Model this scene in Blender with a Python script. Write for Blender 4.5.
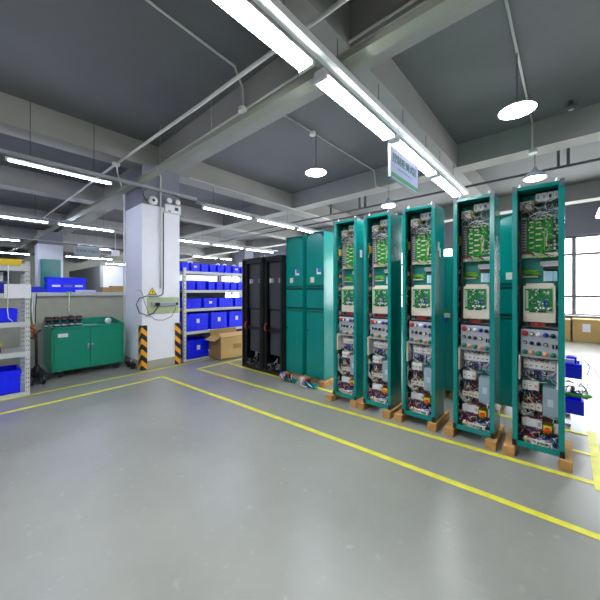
import bpy, bmesh, math, random
from mathutils import Vector, Matrix
random.seed(7)
C = bpy.context.scene.collection
S = bpy.context.scene
for o in list(bpy.data.objects): bpy.data.objects.remove(o)

# ---------------------------------------------------------------- camera
cd = bpy.data.cameras.new('camera'); cam = bpy.data.objects.new('camera', cd); C.objects.link(cam)
cd.sensor_fit = 'HORIZONTAL'; cd.sensor_width = 36.0; cd.lens = 18.0
cam.location = (0, 0, 1.4); cam.rotation_euler = (math.radians(90), 0, math.radians(41.8))
cd.shift_y = -9/600.0; cd.clip_start = .05; cd.clip_end = 200
S.camera = cam
# ---------------------------------------------------------------- world, exposure
w = bpy.data.worlds.new('world'); S.world = w; w.use_nodes = True
bg = w.node_tree.nodes['Background']; bg.inputs[0].default_value = (.97, .98, 1, 1); bg.inputs[1].default_value = 8.5
S.view_settings.view_transform = 'Standard'; S.view_settings.look = 'None'
S.view_settings.exposure = 0.66; S.view_settings.gamma = 1; S.view_settings.use_curve_mapping = False
TUBE = 54.0      # emission of the fluorescent tubes
PEND = 60.0      # emission of the pendant bulbs

# ---------------------------------------------------------------- materials
MATS = {}
def srgb(h):
    v = [int(h[i:i+2], 16)/255 for i in (0, 2, 4)]
    return tuple((x/12.92 if x <= .04045 else ((x+.055)/1.055)**2.4) for x in v) + (1,)
def mat(name, col, rough=.5, metal=0, noise=0, nscale=8, emit=0, bump=0, coat=0):
    if name in MATS: return MATS[name]
    m = bpy.data.materials.new(name); m.use_nodes = True; nt = m.node_tree
    b = nt.nodes['Principled BSDF']; c = srgb(col)
    b.inputs['Base Color'].default_value = c; b.inputs['Roughness'].default_value = rough
    b.inputs['Metallic'].default_value = metal
    if coat: b.inputs['Coat Weight'].default_value = coat
    if emit:
        b.inputs['Emission Color'].default_value = c; b.inputs['Emission Strength'].default_value = emit
    if noise or bump:
        tc = nt.nodes.new('ShaderNodeTexCoord'); n = nt.nodes.new('ShaderNodeTexNoise')
        n.inputs['Scale'].default_value = nscale; n.inputs['Detail'].default_value = 5
        nt.links.new(tc.outputs['Object'], n.inputs['Vector'])
        if noise:
            r = nt.nodes.new('ShaderNodeValToRGB')
            r.color_ramp.elements[0].position = .3; r.color_ramp.elements[1].position = .7
            r.color_ramp.elements[0].color = tuple(x*(1-noise) for x in c[:3]) + (1,)
            r.color_ramp.elements[1].color = tuple(min(1, x*(1+noise)) for x in c[:3]) + (1,)
            nt.links.new(n.outputs['Fac'], r.inputs[0]); nt.links.new(r.outputs[0], b.inputs['Base Color'])
        if bump:
            bp = nt.nodes.new('ShaderNodeBump'); bp.inputs['Strength'].default_value = bump
            nt.links.new(n.outputs['Fac'], bp.inputs['Height']); nt.links.new(bp.outputs[0], b.inputs['Normal'])
    MATS[name] = m; return m

def floor_mat():
    m = bpy.data.materials.new('epoxy floor'); m.use_nodes = True; nt = m.node_tree; b = nt.nodes['Principled BSDF']
    tc = nt.nodes.new('ShaderNodeTexCoord')
    n1 = nt.nodes.new('ShaderNodeTexNoise'); n1.inputs['Scale'].default_value = .9; n1.inputs['Detail'].default_value = 8; n1.inputs['Roughness'].default_value = .65
    n2 = nt.nodes.new('ShaderNodeTexNoise'); n2.inputs['Scale'].default_value = 14; n2.inputs['Detail'].default_value = 8
    for n in (n1, n2): nt.links.new(tc.outputs['Object'], n.inputs['Vector'])
    r = nt.nodes.new('ShaderNodeValToRGB'); r.color_ramp.elements[0].position = .3; r.color_ramp.elements[1].position = .7
    r.color_ramp.elements[0].color = srgb('7f7f78'); r.color_ramp.elements[1].color = srgb('909087')
    nt.links.new(n1.outputs['Fac'], r.inputs[0])
    r2 = nt.nodes.new('ShaderNodeValToRGB'); r2.color_ramp.elements[0].position = .62; r2.color_ramp.elements[1].position = .8
    r2.color_ramp.elements[0].color = (0, 0, 0, 1); r2.color_ramp.elements[1].color = (.5, .5, .5, 1)
    nt.links.new(n2.outputs['Fac'], r2.inputs[0])
    mx = nt.nodes.new('ShaderNodeMixRGB'); mx.inputs[2].default_value = srgb('aaa99f')
    nt.links.new(r2.outputs[0], mx.inputs[0]); nt.links.new(r.outputs[0], mx.inputs[1]); nt.links.new(mx.outputs[0], b.inputs['Base Color'])
    mr = nt.nodes.new('ShaderNodeMapRange'); mr.inputs['To Min'].default_value = .22; mr.inputs['To Max'].default_value = .42
    nt.links.new(n1.outputs['Fac'], mr.inputs['Value']); nt.links.new(mr.outputs[0], b.inputs['Roughness'])
    return m
def glass_mat():
    m = bpy.data.materials.new('window glass'); m.use_nodes = True; nt = m.node_tree; nt.nodes.remove(nt.nodes['Principled BSDF'])
    t = nt.nodes.new('ShaderNodeBsdfTransparent'); t.inputs[0].default_value = (.95, .97, .97, 1)
    g = nt.nodes.new('ShaderNodeBsdfGlossy'); g.inputs['Roughness'].default_value = .03
    mx = nt.nodes.new('ShaderNodeMixShader'); mx.inputs[0].default_value = .06
    nt.links.new(t.outputs[0], mx.inputs[1]); nt.links.new(g.outputs[0], mx.inputs[2]); nt.links.new(mx.outputs[0], nt.nodes['Material Output'].inputs[0])
    return m
def hazard_mat():
    # diagonal yellow stripes: mirrored about the post's corner edge
    m = bpy.data.materials.new('hazard stripes'); m.use_nodes = True; nt = m.node_tree; b = nt.nodes['Principled BSDF']
    tc = nt.nodes.new('ShaderNodeTexCoord'); sp = nt.nodes.new('ShaderNodeSeparateXYZ'); nt.links.new(tc.outputs['Object'], sp.inputs[0])
    def mth(op, a, b_=None):
        n = nt.nodes.new('ShaderNodeMath'); n.operation = op
        for i, v in enumerate((a, b_)):
            if v is None: continue
            if isinstance(v, (int, float)): n.inputs[i].default_value = v
            else: nt.links.new(v, n.inputs[i])
        return n.outputs[0]
    d = mth('ADD', mth('ABSOLUTE', sp.outputs[0]), mth('ABSOLUTE', sp.outputs[1]))
    v = mth('ADD', sp.outputs[2], mth('MULTIPLY', d, 1.0))
    f = mth('FRACT', mth('MULTIPLY', v, 5.2))
    g = mth('GREATER_THAN', f, .5)
    mx = nt.nodes.new('ShaderNodeMixRGB'); mx.inputs[1].default_value = srgb('191a18'); mx.inputs[2].default_value = srgb('f0a518')
    nt.links.new(g, mx.inputs[0]); nt.links.new(mx.outputs[0], b.inputs['Base Color']); b.inputs['Roughness'].default_value = .55
    return m

TEAL = mat('teal paint', '00847c', .18, noise=.04, nscale=3)
TEALIN = mat('teal plate', '008c84', .4)
SEAM = mat('dark teal gasket', '004f4b', .6)  # shade of the door seams, put into the colour
TOOLG = mat('green tool paint', '00896a', .35, noise=.04)
BLACKP = mat('black powder coat', '151619', .35)
BLACKIN = mat('charcoal panel', '44454c', .4)
BLUE = mat('blue plastic', '0020ff', .45)
BLUED = mat('blue plastic navy', '0618b8', .4)
STEEL = mat('galvanised steel', 'a9adad', .4, .5, noise=.05)
SHELF = mat('grey shelf paint', 'c3c6c4', .45)
WHITE = mat('white paint', 'f0f1f8', .6, noise=.015)
WHITEP = mat('white plastic', 'ececea', .4)
CREAM = mat('cream plastic', 'd6cfbc', .45)
GREYP = mat('grey plastic', 'aeb2bb', .4)
BLUGR = mat('blue grey enamel', '8fa3ad', .45)
DARK = mat('dark rubber', '17181a', .6)
BLK = mat('black plastic', '101114', .4)
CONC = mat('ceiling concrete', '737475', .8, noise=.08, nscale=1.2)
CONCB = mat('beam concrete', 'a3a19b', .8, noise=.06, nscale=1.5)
WALLM = mat('grey wall', '9da098', .8, noise=.03)
WALLV = mat('violet grey wall', '8b8c98', .8, noise=.03)
WALLB = mat('beige grey wall', 'a9a793', .8, noise=.05)
FRAMEM = mat('window frame grey', '6d6c74', .4, .3)
YEL = mat('yellow floor paint', 'd8d23a', .5, noise=.12, nscale=9)
WOOD = mat('raw timber', 'b88a50', .7, noise=.2, nscale=14)
CARD = mat('cardboard', 'bb9a60', .8, noise=.06, nscale=5)
CARDD = mat('cardboard inner', '9a7a48', .85)
PCB = mat('green circuit board', '06921f', .7, noise=.35, nscale=60)
PCBD = mat('dark green circuit board', '0b5a38', .7, noise=.35, nscale=80)
RED = mat('red plastic', 'b03426', .4)
REDW = mat('red wire', '86201c', .5)
ORG = mat('orange plastic', 'e09a66', .4)
GRN = mat('green plastic', '0a7c62', .4)
BLUP = mat('blue knob', '1a2f9c', .4)
YELP = mat('yellow plastic', 'eccb10', .45)
LGRN = mat('yellow green wire', '7ac81c', .45)
PIPE = mat('white conduit', 'e0e0da', .45)
PAPER = mat('paper', 'e4e4ea', .8)
GLOW = mat('fluorescent glow', 'f4f8ff', .5, emit=TUBE)
GLOWB = mat('cool tube glow', 'd4dcff', .5, emit=TUBE)
GLOWP = mat('pendant glow', 'eef2ff', .5, emit=PEND)
SIGNG = mat('sign green', '038040', .5)
SIGNT = mat('sign lettering', '00553f', .5)
SIGNW = mat('sign face', 'a4a4c6', .5)
HAZ = hazard_mat(); FLOOR = floor_mat(); GLASS = glass_mat()

# ---------------------------------------------------------------- mesh helpers
class MB:
    def __init__(s): s.bm = bmesh.new(); s.mats = []
    def mi(s, m):
        if m is None: return 0
        if m not in s.mats: s.mats.append(m)
        return s.mats.index(m)
    def box(s, x0, x1, y0, y1, z0, z1, m=None):
        i = s.mi(m)
        v = [s.bm.verts.new(p) for p in ((x0,y0,z0),(x1,y0,z0),(x1,y1,z0),(x0,y1,z0),(x0,y0,z1),(x1,y0,z1),(x1,y1,z1),(x0,y1,z1))]
        for q in ((3,2,1,0),(4,5,6,7),(0,1,5,4),(1,2,6,5),(2,3,7,6),(3,0,4,7)):
            f = s.bm.faces.new([v[k] for k in q]); f.material_index = i
        return s
    def prism(s, pts, axis, a, b, m=None):
        # pts: 2D outline, extruded along axis from a to b
        i = s.mi(m)
        def P(p, t):
            return {'x': (t, p[0], p[1]), 'y': (p[0], t, p[1]), 'z': (p[0], p[1], t)}[axis]
        A = [s.bm.verts.new(P(p, a)) for p in pts]; B = [s.bm.verts.new(P(p, b)) for p in pts]
        n = len(pts); fs = [s.bm.faces.new(A), s.bm.faces.new(B[::-1])]
        for k in range(n): fs.append(s.bm.faces.new((A[k], B[k], B[(k+1) % n], A[(k+1) % n])))
        for f in fs: f.material_index = i
        return s
    def tube(s, pts, r, m=None, n=6, cap=True):
        i = s.mi(m); pts = [Vector(p) for p in pts]; rings = []; up = None
        for k, p in enumerate(pts):
            t = (pts[min(k+1, len(pts)-1)] - pts[max(k-1, 0)]).normalized()
            if up is None:
                up = Vector((0, 0, 1)) if abs(t.z) < .9 else Vector((1, 0, 0))
            u = (up - t*up.dot(t)).normalized(); v = t.cross(u); up = u
            rr = r[k] if isinstance(r, (list, tuple)) else r
            rings.append([s.bm.verts.new(p + u*rr*math.cos(a) + v*rr*math.sin(a)) for a in [2*math.pi*j/n for j in range(n)]])
        for k in range(len(rings)-1):
            for j in range(n):
                f = s.bm.faces.new((rings[k][j], rings[k][(j+1) % n], rings[k+1][(j+1) % n], rings[k+1][j])); f.material_index = i; f.smooth = True
        if cap:
            for q in (rings[0][::-1], rings[-1]):
                f = s.bm.faces.new(q); f.material_index = i
        return s
    def lathe(s, prof, c, m=None, n=20, axis='z', cap=True):
        # prof: list of (radius, height) along axis from c
        i = s.mi(m); c = Vector(c); rings = []
        for r, h in prof:
            ring = []
            for j in range(n):
                a = 2*math.pi*j/n; u, v = r*math.cos(a), r*math.sin(a)
                ring.append(s.bm.verts.new(c + Vector({'z': (u, v, h), 'y': (u, h, -v), 'x': (h, u, v)}[axis])))
            rings.append(ring)
        for k in range(len(rings)-1):
            for j in range(n):
                f = s.bm.faces.new((rings[k][j], rings[k][(j+1) % n], rings[k+1][(j+1) % n], rings[k+1][j])); f.material_index = i; f.smooth = True
        if cap:
            for q in (rings[0][::-1], rings[-1]):
                if prof[0][0] > 1e-5 or prof[-1][0] > 1e-5:
                    f = s.bm.faces.new(q); f.material_index = i
        return s
    def build(s, name, m=None, parent=None, bevel=0, loc=None):
        bmesh.ops.recalc_face_normals(s.bm, faces=s.bm.faces[:])
        me = bpy.data.meshes.new(name); s.bm.to_mesh(me); s.bm.free()
        for x in (s.mats or [m]): me.materials.append(x)
        o = bpy.data.objects.new(name, me); C.objects.link(o)
        if parent: o.parent = parent
        if loc: o.location = loc
        if bevel:
            b = o.modifiers.new('bevel', 'BEVEL'); b.width = bevel; b.segments = 2; b.limit_method = 'ANGLE'
        return o
def tag(o, label, cat, group=None):
    o['label'] = label; o['category'] = cat
    if group: o['group'] = group
    return o
def thing(name, label, cat, loc=(0, 0, 0), rz=0, group=None):
    o = bpy.data.objects.new(name, None); o.empty_display_size = .1; C.objects.link(o); o.location = loc; o.rotation_euler = (0, 0, rz)
    return tag(o, label, cat, group)
def struct(o): o['kind'] = 'structure'; return o
def lab(o, l): o['label'] = l; return o
def kids(o): return [x for x in bpy.data.objects if x.parent == o]
def dup(root, loc, label=None, group=None, rz=None):
    def cp(o, par):
        c = o.copy(); C.objects.link(c); c.parent = par
        for ch in kids(o): cp(ch, c)
        return c
    src = kids(root); r = root.copy(); C.objects.link(r)
    for ch in src: cp(ch, r)
    r.location = loc
    if rz is not None: r.rotation_euler = (0, 0, rz)
    if label: r['label'] = label
    if group: r['group'] = group
    return r
def arc(p0, p1, sag, n=10, side=(0, 0, -1)):
    p0, p1, side = Vector(p0), Vector(p1), Vector(side)
    return [p0.lerp(p1, t/n) + side*sag*4*(t/n)*(1-t/n) for t in range(n+1)]

# ================================================================ SETTING
ZC, ZB = 4.05, 3.64
XL, XR, YN, YF = -30., 6., -5., 12.
b = MB(); b.box(XL, XR, YN, YF+.3, -.1, 0); struct(b.build('floor', FLOOR))
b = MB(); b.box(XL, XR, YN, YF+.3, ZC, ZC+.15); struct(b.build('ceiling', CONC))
n = 0
def trim(b, m, bevel=0):
    global n; n += 1
    return struct(b.build('trim_%d' % n, m, bevel=bevel))
# concrete beams
b = MB()
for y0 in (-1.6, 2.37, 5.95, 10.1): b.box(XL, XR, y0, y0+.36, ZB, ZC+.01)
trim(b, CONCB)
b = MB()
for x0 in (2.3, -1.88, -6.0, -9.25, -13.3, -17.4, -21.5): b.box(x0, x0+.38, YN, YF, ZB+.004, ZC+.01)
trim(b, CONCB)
# far window wall
b = MB()
b.box(XL, XR, YF, YF+.25, 0, .67); b.box(XL, XR, YF, YF+.25, 3.04, ZC)
piers = [4.6, -1.9, -6.1, -10.3, -14.5, -18.7, -22.9, -27.1]
for px in piers: b.box(px, px+.4, YF, YF+.25, .67, 3.04)
struct(b.build('wall_back', WALLV))
b = MB(); b.box(XL, XL+.2, YN, YF, 0, ZC); struct(b.build('wall_left', WALLM))
b = MB(); b.box(XL, XR+.25, YN-.2, YN, 0, ZC); struct(b.build('wall_front', WALLM))
b = MB(); b.box(XR, XR+.25, YN, YF, 0, ZC)
struct(b.build('wall_right', WALLV))
spans = [(a+.4, c) for a, c in zip(sorted(piers)[:-1], sorted(piers)[1:])]
for k, (x0, x1) in enumerate(reversed(spans)):
    fr = MB()
    if k == 0: vs = [.127 + 1.35*j for j in range(-1, 4)]
    else: vs = [x0 + (x1-x0)*j/3 for j in (1, 2)]
    for x in [x0+.03, x1-.03] + [v for v in vs if x0+.1 < v < x1-.1]: fr.box(x-.05, x+.05, YF+.06, YF+.16, .67, 3.04)
    for z in (.70, 1.24, 2.49, 3.01): fr.box(x0, x1, YF+.07, YF+.15, z-.035, z+.035)
    f = struct(fr.build('window_%d' % (k+1), FRAMEM))
    g = MB(); g.box(x0, x1, YF+.105, YF+.113, .67, 3.04); g.build('glass', GLASS, f)
    sl = MB(); sl.box(x0, x1, YF-.08, YF+.06, .66, .69); sl.build('window_sill', WHITE, f)
# columns
def column(x0, x1, y0, y1, ztop, idx):
    b = MB(); b.box(x0, x1, y0, y1, .15, ztop, WHITE); b.box(x0+.004, x1-.004, y0+.004, y1-.004, ztop, ZB+.02, WALLV)
    b.box(x0-.003, x1+.003, y0-.003, y1+.003, 0, .15, WALLB)
    return struct(b.build('wall_column_%s' % idx))
column(-6.42, -5.6, 2.085, 2.77, 2.95, 'front')
column(-15.3, -14.6, 1.8, 2.55, 3.16, 'rear')
column(-13.3, -12.8, 9.9, 10.5, 2.95, 'far')
column(-6.1, -5.6, 10.0, 10.5, 2.95, 'side')
# half wall with ledge at left
b = MB(); b.box(-7.0, -6.86, -2.5, 2.6, 0, 1.31, WALLB); struct(b.build('wall_half'))
b = MB(); b.box(-7.25, -6.82, -2.5, 2.6, 1.31, 1.375); trim(b, SHELF, .006)
# partition room far left
b = MB(); b.box(-27, -19.5, 5.06, 5.2, 0, 2.82, WALLM); b.box(-19.64, -19.5, 5.2, 11.9, 0, 2.82, WHITE); struct(b.build('wall_partition'))
# floor markings
LN = [0]
def line(pts, wd=.055):
    b = MB(); LN[0] += 1
    for k, ((x0, y0), (x1, y1)) in enumerate(zip(pts[:-1], pts[1:])):
        d = Vector((x1-x0, y1-y0, 0)).normalized(); q = Vector((-d.y, d.x, 0))*wd/2
        e = d*wd/2
        P = [Vector((x0, y0, 0))-e+q, Vector((x1, y1, 0))+e+q, Vector((x1, y1, 0))+e-q, Vector((x0, y0, 0))-e-q]
        b.prism([(p.x, p.y) for p in P], 'z', .0002, .0012+.0002*k+.0006*LN[0])
    trim(b, YEL)
line([(-5.36, -3.5), (-5.39, .3), (-5.456, 2.16), (-5.53, 3.5)], .05)
line([(-4.78, -3.5), (-4.82, .27), (-4.93, 2.15), (-2.07, 2.32), (-.456, 2.385), (2.2, 2.46)])
line([(-5.03, 4.0), (-4.96, 2.80), (-2.6, 2.915), (.15, 3.055)])
line([(-5.0, 3.43), (-2.55, 3.345)][:1] + [(-4.3, 3.40), (-2.4, 3.40)], .05)
line([(.172, 2.99), (.172, 4.12)], .065)
line([(-.8, 4.03), (.165, 4.03)], .05)
line([(-.01, 3.56), (.165, 3.56)], .045)
# left partition lit panel: wall beyond the left rack
# ================================================================ CEILING SERVICES
def fixture(x, y0, y1, z, wid, glow, label, group, drop=True, x1=None):
    L = y1-y0; t = thing('fluorescent_light', label, 'ceiling light', (x, y0, z), 0, group)
    if x1 is not None: t.rotation_euler.z = -math.atan2(x1-x, L)
    h = wid*.35 + .012
    b = MB(); b.prism([(-wid/2, .02), (wid/2, .02), (wid*.32, .02+h), (-wid*.32, .02+h)], 'y', 0, L); b.build('housing', WHITEP, t)
    b = MB(); b.prism([(-wid*.42, .022), (-wid*.36, 0), (wid*.36, 0), (wid*.42, .022)], 'y', .03, L-.03); b.build('diffuser', glow, t)
    for yy in (0, L-.028):
        b = MB(); b.box(-wid*.47, wid*.47, yy, yy+.028, -.003, .021); b.build('end_cap', WHITEP, t)
    if drop:
        for yy in (.2*L, .8*L):
            b = MB(); b.tube([(0, yy, .02+h), (0, yy, ZC-z+.005)], .005 if wid > .15 else .004, n=4); b.build('suspension_wire', mat('dark wire', '4a4b50', .5), t)
    return t
fixture(-1.53, 1.95, 3.25, 3.14, .15, GLOW, 'wide white fluorescent light nearest the camera, left of the hanging white sign', 'wide fluorescent lights over the cabinets')
fixture(-1.53, 3.36, 4.70, 3.14, .15, GLOW, 'wide white fluorescent light directly above the hanging white sign', 'wide fluorescent lights over the cabinets')
fixture(-1.53, 4.82, 6.05, 3.14, .15, GLOW, 'wide white fluorescent light ending above the second cabinet from the right', 'wide fluorescent lights over the cabinets')
fixture(-1.53, .5, 1.8, 3.14, .15, GLOW, 'wide white fluorescent light overhead at the top edge of the view', 'wide fluorescent lights over the cabinets')
b = MB(); b.box(-1.45, -1.37, -.5, 6.2, 3.19, 3.25); b.box(-1.45, -1.445, -.5, 6.2, 3.26, 3.285)
tag(b.build('lighting_rail', WHITEP), 'white steel lighting rail carrying the wide fluorescent lights', 'rail')
# row near the column
for k, (y0, y1, l) in enumerate([(-1.0, .24, 'bluish fluorescent tube light cut by the left edge of the view'), (.36, 1.61, 'long bluish fluorescent tube light at upper left, ending before the white column')]):
    fixture(-5.57, y0, y1, 3.14, .05, GLOWB, l, 'single tube lights in the column row')
for y0, y1, l in [(3.33, 4.63, 'single tube light just right of the white column, hung on two wires'), (4.8, 6.15, 'single tube light above the black cabinets'), (6.3, 7.5, 'short looking tube light above the closed teal cabinets')]:
    fixture(-5.72, y0, y1, 3.14, .065, GLOWB, l, 'single tube lights in the column row')
b = MB(); b.box(-5.59, -5.53, -2.5, 3.1, 3.215, 3.265); tag(b.build('lighting_rail', STEEL), 'grey lighting rail crossing in front of the white column top', 'rail')
b = MB(); b.box(-5.75, -5.69, 3.2, 9.5, 3.215, 3.26); tag(b.build('lighting_rail', STEEL), 'grey lighting rail right of the white column', 'rail')
fl = [(-9.95, .15, 1.44, 'bluish tube light at far left, directly below the long one'), (-9.95, 1.62, 2.93, 'tube light just left of the white column, above the far sign'),
      (-10.0, 4.8, 6.08, 'tube light low behind the right edge of the white column'), (-10.0, 6.25, 7.66, 'tube light in the second row above the blue bin shelf'), (-10.05, 7.84, 9.4, 'tube light in the second row above the black cabinets')]
for x, y0, y1, l in fl: fixture(x, y0, y1, 3.14, .065, GLOWB, l, 'tube lights in the second row')
fl = [(-14.3, .0, 1.3, 'tube light at the far left edge in the third row'), (-14.6, 3.0, 4.16, 'tube light beside the far hanging sign'), (-14.1, 7.68, 9.05, 'tube light in the third row over the left of the bin shelf'), (-14.1, 9.22, 10.0, 'tube light in the third row over the middle of the bin shelf'),
      (-19.3, 1.0, 2.1, 'tube light furthest back at the left edge'), (-19.0, 3.4, 5.5, 'tube light furthest back below the far sign'), (-22, 6.0, 7.2, 'tube light furthest back beside the white partition')]
for x, y0, y1, l in fl: fixture(x, y0, y1, 3.14, .1, GLOWB, l, 'tube lights in the far rows')
for x, ya, yb, l in ((-9.97, -2, 9.6, 'second row'), (-14.3, -2, 10.1, 'third row')):
    b = MB(); b.box(x-.03, x+.03, ya, yb, 3.225, 3.27); tag(b.build('lighting_rail', STEEL), 'grey lighting rail of the %s of tube lights' % l, 'rail')
fixture(.56, 8.9, 10.05, 3.14, .15, GLOW, 'white fluorescent light at the right edge before the windows', 'wide fluorescent lights over the cabinets')
for x, y0, y1, l in ((-1.5, -1.1, .25, 'unseen fluorescent light added as fill in the cabinet row, overhead beside the viewpoint'), (-1.5, -2.6, -1.25, 'unseen fluorescent light added as fill in the cabinet row, first one behind the viewpoint'), (-1.5, -4.1, -2.75, 'unseen fluorescent light added as fill in the cabinet row, last one behind the viewpoint'),
        (2.7, 2.5, 3.85, 'unseen fluorescent light added as fill beyond the right edge, level with the cabinet row'), (2.7, 4.0, 5.35, 'unseen fluorescent light added as fill beyond the right edge, behind the cabinet row')):
    fixture(x, y0, y1, 3.14, .15, GLOW, l, 'wide fluorescent lights over the cabinets')  # unseen lights, added as fill for the cabinet fronts and hung bins
for y0, y1, l in ((-2.6, -1.3, 'first'), (-4.2, -2.8, 'second')):
    fixture(-5.57, y0, y1, 3.14, .05, GLOWB, 'unseen tube light added as fill to the column row beyond the left edge, %s one' % l, 'single tube lights in the column row')  # out of view, added as fill by continuing the column row
# emitter trays
b = MB()
def seg(b, p, q, wd, h, m=None):
    p, q = Vector(p), Vector(q); d = (q-p).normalized(); s = Vector((-d.y, d.x, 0)).normalized()*wd/2; u = Vector((0, 0, h))
    A = [p-s, p+s, p+s+u, p-s+u]; B = [q-s, q+s, q+s+u, q-s+u]
    va = [b.bm.verts.new(v) for v in A]; vb = [b.bm.verts.new(v) for v in B]
    i = b.mi(m)
    fs = [b.bm.faces.new(va[::-1]), b.bm.faces.new(vb)] + [b.bm.faces.new((va[k], va[(k+1) % 4], vb[(k+1) % 4], vb[k])) for k in range(4)]
    for f in fs: f.material_index = i
seg(b, (3, 2.2, 3.27), (-6.3, 2.0, 3.27), .12, .06); seg(b, (-6.3, 2.0, 3.27), (-20, 1.45, 3.27), .12, .06)
TRAYM = mat('olive grey tray', '9b9d8d', .5)
tag(b.build('cable_tray', TRAYM), 'long olive grey cable tray crossing overhead past the white column', 'cable tray')
for x, l in ((-1.9, 'nearest the wide ceiling lights'), (-3.4, 'above the aisle'), (-4.9, 'just right of the column'), (-8, 'left of the column'), (-11, 'furthest left')):
    b = MB(); b.tube([(x, 2.1, 3.32), (x, 2.1, ZC+.005)], .004, n=4); tag(b.build('hanger_wire', STEEL), 'thin hanger wire of the long cable tray, ' + l, 'wire', 'cable tray hanger wires')
# dark conduits beyond the second cross beam
for (y, x0, x1, l) in ((6.42, -9.5, 5.9, 'long dark pipe hung behind the cabinet tops, nearer of the pair'), (6.95, -11, -3.3, 'dark pipe hung behind the cabinet tops, further of the pair')):
    b = MB(); b.tube([(x0, y, 3.4), (x1, y, 3.4)], .022, n=8); tag(b.build('ceiling_pipe', mat('dark pipe', '55565a', .5)), l, 'pipe')
for x, l in ((-4.65, 'above the closed teal cabinets'), (-3.79, 'left one of the pair by the first open cabinet'), (-3.64, 'right one of the pair by the first open cabinet'), (-.12, 'left one of the pair above the rightmost cabinet'), (.0, 'right one of the pair above the rightmost cabinet')):
    b = MB(); b.box(x-.02, x+.02, 6.40, 6.44, 3.4, ZC); tag(b.build('pipe_hanger', mat('dark pipe', '55565a')), 'dark pipe hanger ' + l, 'hanger', 'dark pipe hangers')
# white conduits
def conduit(pts, r, label, m=PIPE):
    b = MB(); b.tube(pts, r, n=8); return tag(b.build('conduit', m), label, 'conduit')
def jbox(p, label, r=.05):
    b = MB(); b.lathe([(r, 0), (r, .05), (r*.8, .06)], p, n=14); return tag(b.build('junction_box', PIPE), label, 'junction box')
conduit([(-3.16, 2.75, 4.03), (-3.16, 5.93, 4.03), (-3.14, 5.925, 4.0), (-3.1, 5.925, 3.66), (-3.0, 5.99, 3.615), (-2.93, 6.08, 3.61)], .013, 'white conduit across the ceiling to the lamp above the second open cabinet')
conduit([(-.42, 2.75, 4.03), (-.42, 5.93, 4.03), (-.42, 5.92, 4.0), (-.42, 5.92, 3.66), (-.42, 6.0, 3.62)], .013, 'white conduit running down the beam above the rightmost cabinet')
conduit([(1.5, 2.35, 3.68), (-5.5, 2.35, 3.68), (-5.575, 2.35, 3.63), (-5.58, 2.4, 3.5), (-5.58, 2.4, 1.45)], .013, 'white conduit along the beam edge and down the column face')
conduit([(-2.6, -2, 4.02), (-2.9, 2.1, 4.02), (-3.05, 2.33, 3.95), (-3.05, 2.345, 3.69)], .013, 'white conduit bending down to the beam junction box at top centre')
jbox((-3.05, 2.33, 3.65), 'white round junction box on the beam at the top, left of centre', .055)
jbox((-3.16, 3.85, 3.985), 'white round junction box on the ceiling above the left pendant lamp', .055)
jbox((-.42, 6.0, 3.575), 'white junction box under the beam above the rightmost cabinet', .06)
conduit([(2.5, 2.02, 3.6), (-3.22, 1.855, 3.6), (-5.84, 1.75, 3.6), (-8.8, 1.664, 3.6), (-12.4, 1.56, 3.6)], .02, 'long white pipe running diagonally across the dark upper left ceiling')
conduit([(-5.84, 1.76, 3.58), (-6.1, 1.85, 3.55), (-6.38, 2.0, 3.42), (-6.44, 2.06, 3.3), (-6.445, 2.07, 3.1), (-6.445, 2.07, .05)], .014, 'white conduit dropping along the left edge of the column')
jbox((-5.84, 1.75, 3.57), 'white junction box on the long diagonal pipe left of the column', .06)
conduit([(-5.56, 2.95, 3.63), (-5.56, 9, 3.63)], .014, 'white conduit along the bottom edge of the beam right of the column')
# pendant lamps
def pendant(loc, ztop, label, k=.95, hz=.45):
    t = thing('pendant_lamp', label, 'pendant lamp', loc, 0, 'dome pendant lamps')
    K = lambda pr: [(r*k, h*k*hz) for r, h in pr]
    b = MB(); b.lathe(K([(.185, 0), (.18, .02), (.15, .07), (.1, .11), (.045, .13), (.035, .17), (.0, .172)]), (0, 0, 0), n=28, cap=False)
    b.lathe(K([(.181, .001), (.176, .02), (.145, .065), (.09, .1), (.0, .115)]), (0, 0, 0), n=28, cap=False)
    b.build('lamp_shade', mat('frosted enamel shade', 'c4c8dc', .35), t)
    b = MB(); b.lathe(K([(.0, -.03), (.09, -.026), (.15, -.012), (.176, .004), (.17, .02), (.0, .03)]), (0, 0, 0), n=28, cap=False); b.build('bulb_disc', GLOWP, t)
    b = MB(); b.tube([(0, 0, .165*k*hz), (0, 0, ztop-loc[2])], .006, n=6); b.build('cord', mat('grey cord', '3e4046', .5), t)
    return t
pendant((-.42, 4.05, 3.38), ZC, 'round glowing pendant lamp at top right, largest in view')
pendant((-.40, 6.12, 3.21), ZB, 'dome pendant lamp just above the top of the rightmost cabinet', .8, 1.25)
pendant((-3.155, 3.93, 3.38), ZC, 'round pendant lamp above the gap between closed and open cabinets')
pendant((-2.9, 6.12, 3.24), ZB, 'small pendant lamp above the second open cabinet from the left', .8, 1.25)
# smoke detector
t = thing('smoke_detector', 'small dark ceiling detector at the top right', 'smoke detector', (.03, 5.65, 3.93))
b = MB(); b.lathe([(.03, .12), (.03, .05), (.07, .045), (.075, .02), (.05, 0)], (0, 0, 0), n=16); b.build('body', mat('grey detector', '6a6b70', .5), t)
b = MB(); b.lathe([(.03, 0), (.0, -.008)], (0, 0, 0), n=12, cap=False); b.build('sensor', WHITEP, t)
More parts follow.
